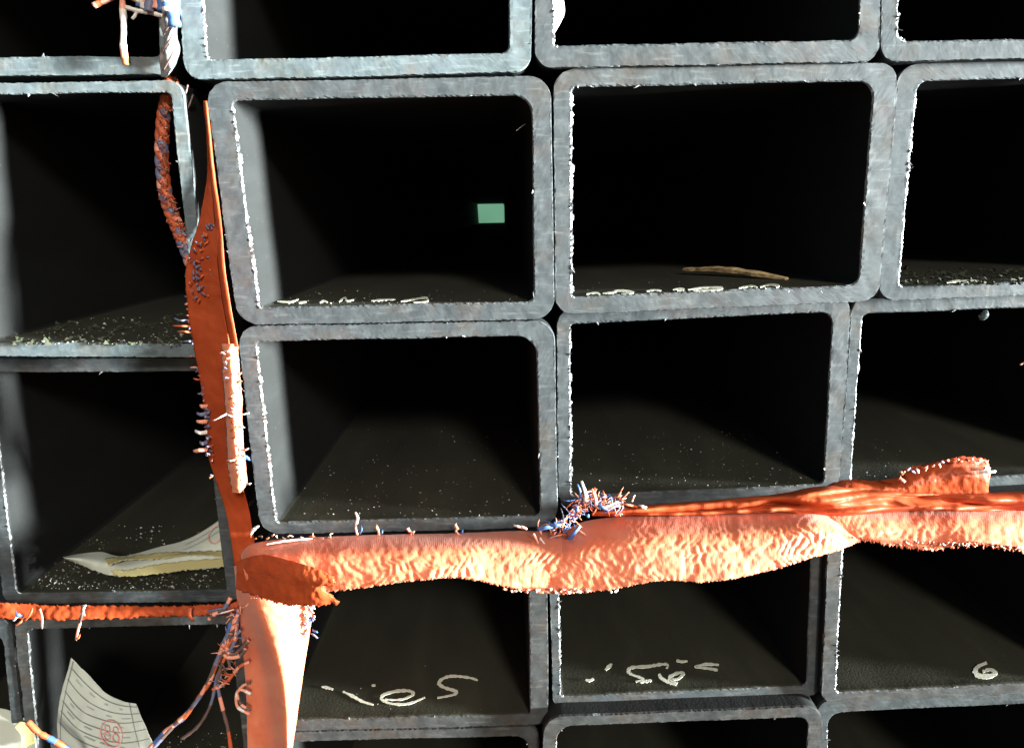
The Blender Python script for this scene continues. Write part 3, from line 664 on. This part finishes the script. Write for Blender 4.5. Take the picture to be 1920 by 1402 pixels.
def red88(cu, cv, s, f, par):
    on_sheet('red_stamp', f, [circle(cu, cv, s, s * 1.3), circle(cu - s * .38, cv - s * .35, s * .24, s * .32), circle(cu - s * .38, cv + s * .4, s * .28, s * .38),
                              circle(cu + s * .4, cv - s * .35, s * .24, s * .32), circle(cu + s * .4, cv + s * .4, s * .28, s * .38)], 1.9, RED, par, .0022)
red88(.62, .46, .115, lf, lab)
# torn taped label lying in the tube above
lb = empty('torn_label', P(300, 1060, .04), 'torn white label stuck with khaki tape, pointed at its left end', 'label')
a = [(118, 1044, .052), (150, 1038, .055), (190, 1034, .058), (230, 1042, .055), (300, 1024, .06), (340, 1014, .062), (375, 998, .066), (420, 968, .072)]
c = [(124, 1048, .050), (150, 1058, .046), (200, 1076, .036), (240, 1080, .033), (300, 1074, .035), (340, 1070, .037), (380, 1066, .040), (425, 1062, .042)]
_, bf_ = sheet('paper_sheet', [a, mid(a, c, .5, -.006), c], 70, 18, PAPER_W, lb, crinkle(.0006, zig=.1, sd=6), thick=.0004, jag=1.5)
a2 = [(196, 1046, .046), (260, 1036, .046), (330, 1030, .047), (420, 1034, .046)]; c3 = [(206, 1077, .032), (260, 1079, .029), (330, 1070, .032), (422, 1062, .036)]
sheet('tape_strip', [[(196, 1046, .040), (230, 1044, .040), (300, 1036, .042), (360, 1034, .044), (422, 1032, .045)], [(204, 1060, .032), (236, 1049, .034), (290, 1048, .036), (360, 1040, .038), (423, 1044, .040)]], 50, 5, TAPE, lb, thick=.0003, jag=1.5, jag_rows=(0, 1))
sheet('tape_strip', [[(208, 1068, .030), (240, 1068, .031), (280, 1060, .032), (340, 1052, .036), (424, 1046, .040)], [(214, 1078, .029), (240, 1080, .028), (300, 1075, .029), (350, 1068, .032), (425, 1061, .036)]], 50, 5, TAPE, lb, thick=.0003, jag=1.5, jag_rows=(0, 1))
on_sheet('red_stamp', bf_, [circle(.935, .28, .035, .16)], 1.6, RED, lb, .008)
on_sheet('ruled_line', bf_, [[(.74, .18), (.82, .16), (.99, .12)], [(.72, .32), (.85, .28), (.99, .24)]], 1.2, INK, lb, .006)
# round label in the corner tube
rl = empty('round_label', P(20, 1370, .01), 'round white label with olive patches in the bottom left corner', 'label')
_, rf = sheet('paper_sheet', [[(-60, 1330, .026), (-20, 1326, .024), (15, 1330, .022), (46, 1345, .020)], [(-60, 1380, .016), (-10, 1380, .015), (30, 1382, .014), (64, 1372, .015)], [(-60, 1440, .004), (-10, 1440, .004), (30, 1440, .004), (70, 1410, .006)]], 30, 20, PAPER_W, rl, thick=.0005)
sheet('tape_patch', [[(26, 1362, .010), (38, 1352, .013), (52, 1356, .014)], [(40, 1380, .008), (48, 1376, .010), (62, 1372, .012)], [(36, 1402, .005), (50, 1400, .007), (66, 1390, .009)]], 12, 10, TAPE, rl, thick=.0003, jag=1.5)
# scrap in the upper middle tube
sp_ = empty('paper_scrap', P(1045, 30, .02), 'small white paper scrap inside the upper middle tube', 'paper')
sheet('paper_sheet', [[(1033, -20, .012), (1034, 10, .012), (1034, 40, .012), (1033, 66, .012)], [(1046, -20, .03), (1052, 5, .032), (1050, 32, .03), (1036, 66, .018)], [(1052, -20, .035), (1058, 12, .036), (1056, 32, .034), (1037, 67, .02)]], 20, 10, PAPER_W, sp_, thick=.0004)

def sliver(name, p0, p1, r, m_, label, cat):
    vs, fs = [], []; K = 14; rr_ = random.Random(name + label)
    ax = (p1 - p0); up = Vector((0, .2, 1)).normalized(); sd_ = ax.cross(up).normalized(); up = sd_.cross(ax).normalized()
    for i in range(K + 1):
        u = i / K; wd = r * (math.sin(math.pi * (.08 + .84 * u)) ** .5) * rr_.uniform(.8, 1.15); c0 = p0 + ax * u + up * (r * .3 * math.sin(u * 4))
        for k in range(6):
            an = k * math.pi / 3 + .3; vs.append(c0 + sd_ * wd * math.cos(an) + up * wd * .45 * math.sin(an) * rr_.uniform(.8, 1.2))
    for i in range(K):
        for k in range(6): k2 = (k + 1) % 6; fs.append((i * 6 + k, i * 6 + k2, (i + 1) * 6 + k2, (i + 1) * 6 + k))
    fs += [tuple(range(6)), tuple(range(K * 6, K * 6 + 6))]
    return tag(new(name, vs, fs, m_), label, cat)
sliver('wood_splinter', floor_point('22', 1284, 515, .004), floor_point('22', 1475, 524, .002), .0062, WOOD, 'broken wooden splinter lying on the floor of the tube right of the green light', 'splinter')
sliver('wood_chip', P(470, 1002, -.014), P(484, 984, -.010), .0022, T_WH, 'short pale wood chip stuck upright at the left corner of the cloth', 'wood chip')
sliver('wood_chip', P(500, 1020, -.020), P(586, 1008, -.010), .0017, T_WH, 'long pale wood chip lying across the top of the orange cloth', 'wood chip')
# a drop hanging from the upper lip at right
bm = bmesh.new(); bmesh.ops.create_uvsphere(bm, u_segments=16, v_segments=10, radius=.0030)
for v_ in bm.verts:
    v_.co.z *= 1.25; v_.co.x *= 1 - max(0, v_.co.z) * 90
    v_.co.x += .3 * v_.co.z
pc = P(1845, 591, .028)
for v_ in bm.verts: v_.co += pc
me = bpy.data.meshes.new('drop'); bm.to_mesh(me); bm.free()
m, t, b = mat('wet_drop', (.12, .15, .15), .12); b.inputs['Transmission Weight'].default_value = .6; me.materials.append(m)
for p_ in me.polygons: p_.use_smooth = True
dr = bpy.data.objects.new('drop', me); COL.objects.link(dr); tag(dr, 'grey drop clinging under the upper lip of a right-hand tube', 'drop')
sliver('thread_scrap', P(968, 246, .02), P(986, 232, .02), .0006, T_WH, 'tiny pale thread scrap near the right wall above the green light', 'thread')
sliver('torn_shred', P(1912, 684, .02), P(1934, 678, .02), .0018, T_PK, 'pink shred at the right edge of the picture', 'shred')

def scatter(name, key, box, count, m_, label, cat, smin, smax, seed=1, clump=.0):
    rr_ = random.Random(seed); vs, fs = [], []; x0, y0, x1, y1 = box
    for _ in range(count):
        px = rr_.uniform(x0, x1); py = y1 - (y1 - y0) * rr_.random() ** 1.3
        if clump and noise.noise((px * .02, py * .05, seed)) < rr_.uniform(-clump, clump): continue
        s = rr_.uniform(smin, smax) * (rr_.random() ** 1.5 + .25); s *= .8; p = floor_point(key, px, py, s * .3)
        b0 = len(vs)
        for k in range(3):
            an = rr_.uniform(0, 1) + k * 2.09; vs.append(p + Vector((math.cos(an) * s, math.sin(an) * s, rr_.uniform(-.4, .6) * s)))
        vs += [p + Vector((0, 0, s * rr_.uniform(.4, 1))), p - Vector((0, 0, s * .3))]
        for k in range(3): k2 = (k + 1) % 3; fs += [(b0 + k, b0 + k2, b0 + 3), (b0 + k2, b0 + k, b0 + 4)]
    o = new(name, vs, fs, m_); tag(o, label, cat, kind='stuff'); return o
scatter('moss', '02', (20, 588, 345, 648), 900, MOSS, 'green-brown moss and dirt on the left tube floor', 'moss', .001, .0035, 2, .3)
scatter('grit', '02', (60, 596, 345, 646), 260, GRIT, 'shiny grit on the mossy tube floor', 'grit', .0004, .0016, 3)
scatter('moss', '23', (1680, 505, 1960, 535), 380, MOSS, 'green moss along the right tube floor', 'moss', .001, .004, 4)
scatter('grit', '03', (60, 985, 420, 1104), 1100, GRIT, 'shiny grit around the taped label', 'grit', .0004, .0017, 5, .3)
scatter('moss', '03', (60, 1010, 420, 1104), 700, MOSS, 'dark moss around the taped label', 'moss', .001, .003, 6, .3)
scatter('grit', '21', (480, 545, 990, 570), 160, GRIT, 'grit on the floor in front of the green light', 'grit', .0003, .0011, 7)
scatter('grit', '22', (1090, 525, 1600, 550), 110, GRIT, 'grit around the wooden splinter', 'grit', .0003, .0010, 8)
scatter('grit', '31', (530, 800, 1000, 968), 320, GRIT, 'fine grit on the floor below the green light', 'grit', .0003, .0012, 9)
scatter('grit', '32', (1080, 800, 1530, 912), 320, GRIT, 'fine grit on the floor above the tuft', 'grit', .0003, .0013, 10)
scatter('grit', '33', (1600, 820, 1700, 895), 40, GRIT, 'fine grit beside the red flap', 'grit', .0003, .0014, 11)
scatter('grit', '41', (590, 1180, 960, 1330), 26, GRIT, 'sparse grit around the looping chalk', 'grit', .0003, .0008, 12)
scatter('grit', '04', (300, 1370, 460, 1402), 60, GRIT, 'grit on the lower left floor', 'grit', .0004, .0014, 13)

# ------------------------------------------------------------------ green wall far behind, seen through one tube
gw = new('wall', [(-6, 8.0, -2), (6, 8.0, -2), (6, 8.0, 3), (-6, 8.0, 3), (-6, 8.2, -2), (6, 8.2, -2), (6, 8.2, 3), (-6, 8.2, 3)],
         [(0, 1, 2, 3), (5, 4, 7, 6), (4, 0, 3, 7), (1, 5, 6, 2), (3, 2, 6, 7), (4, 5, 1, 0)], GREEN)
tag(gw, 'green painted wall glimpsed through a tube', 'wall')
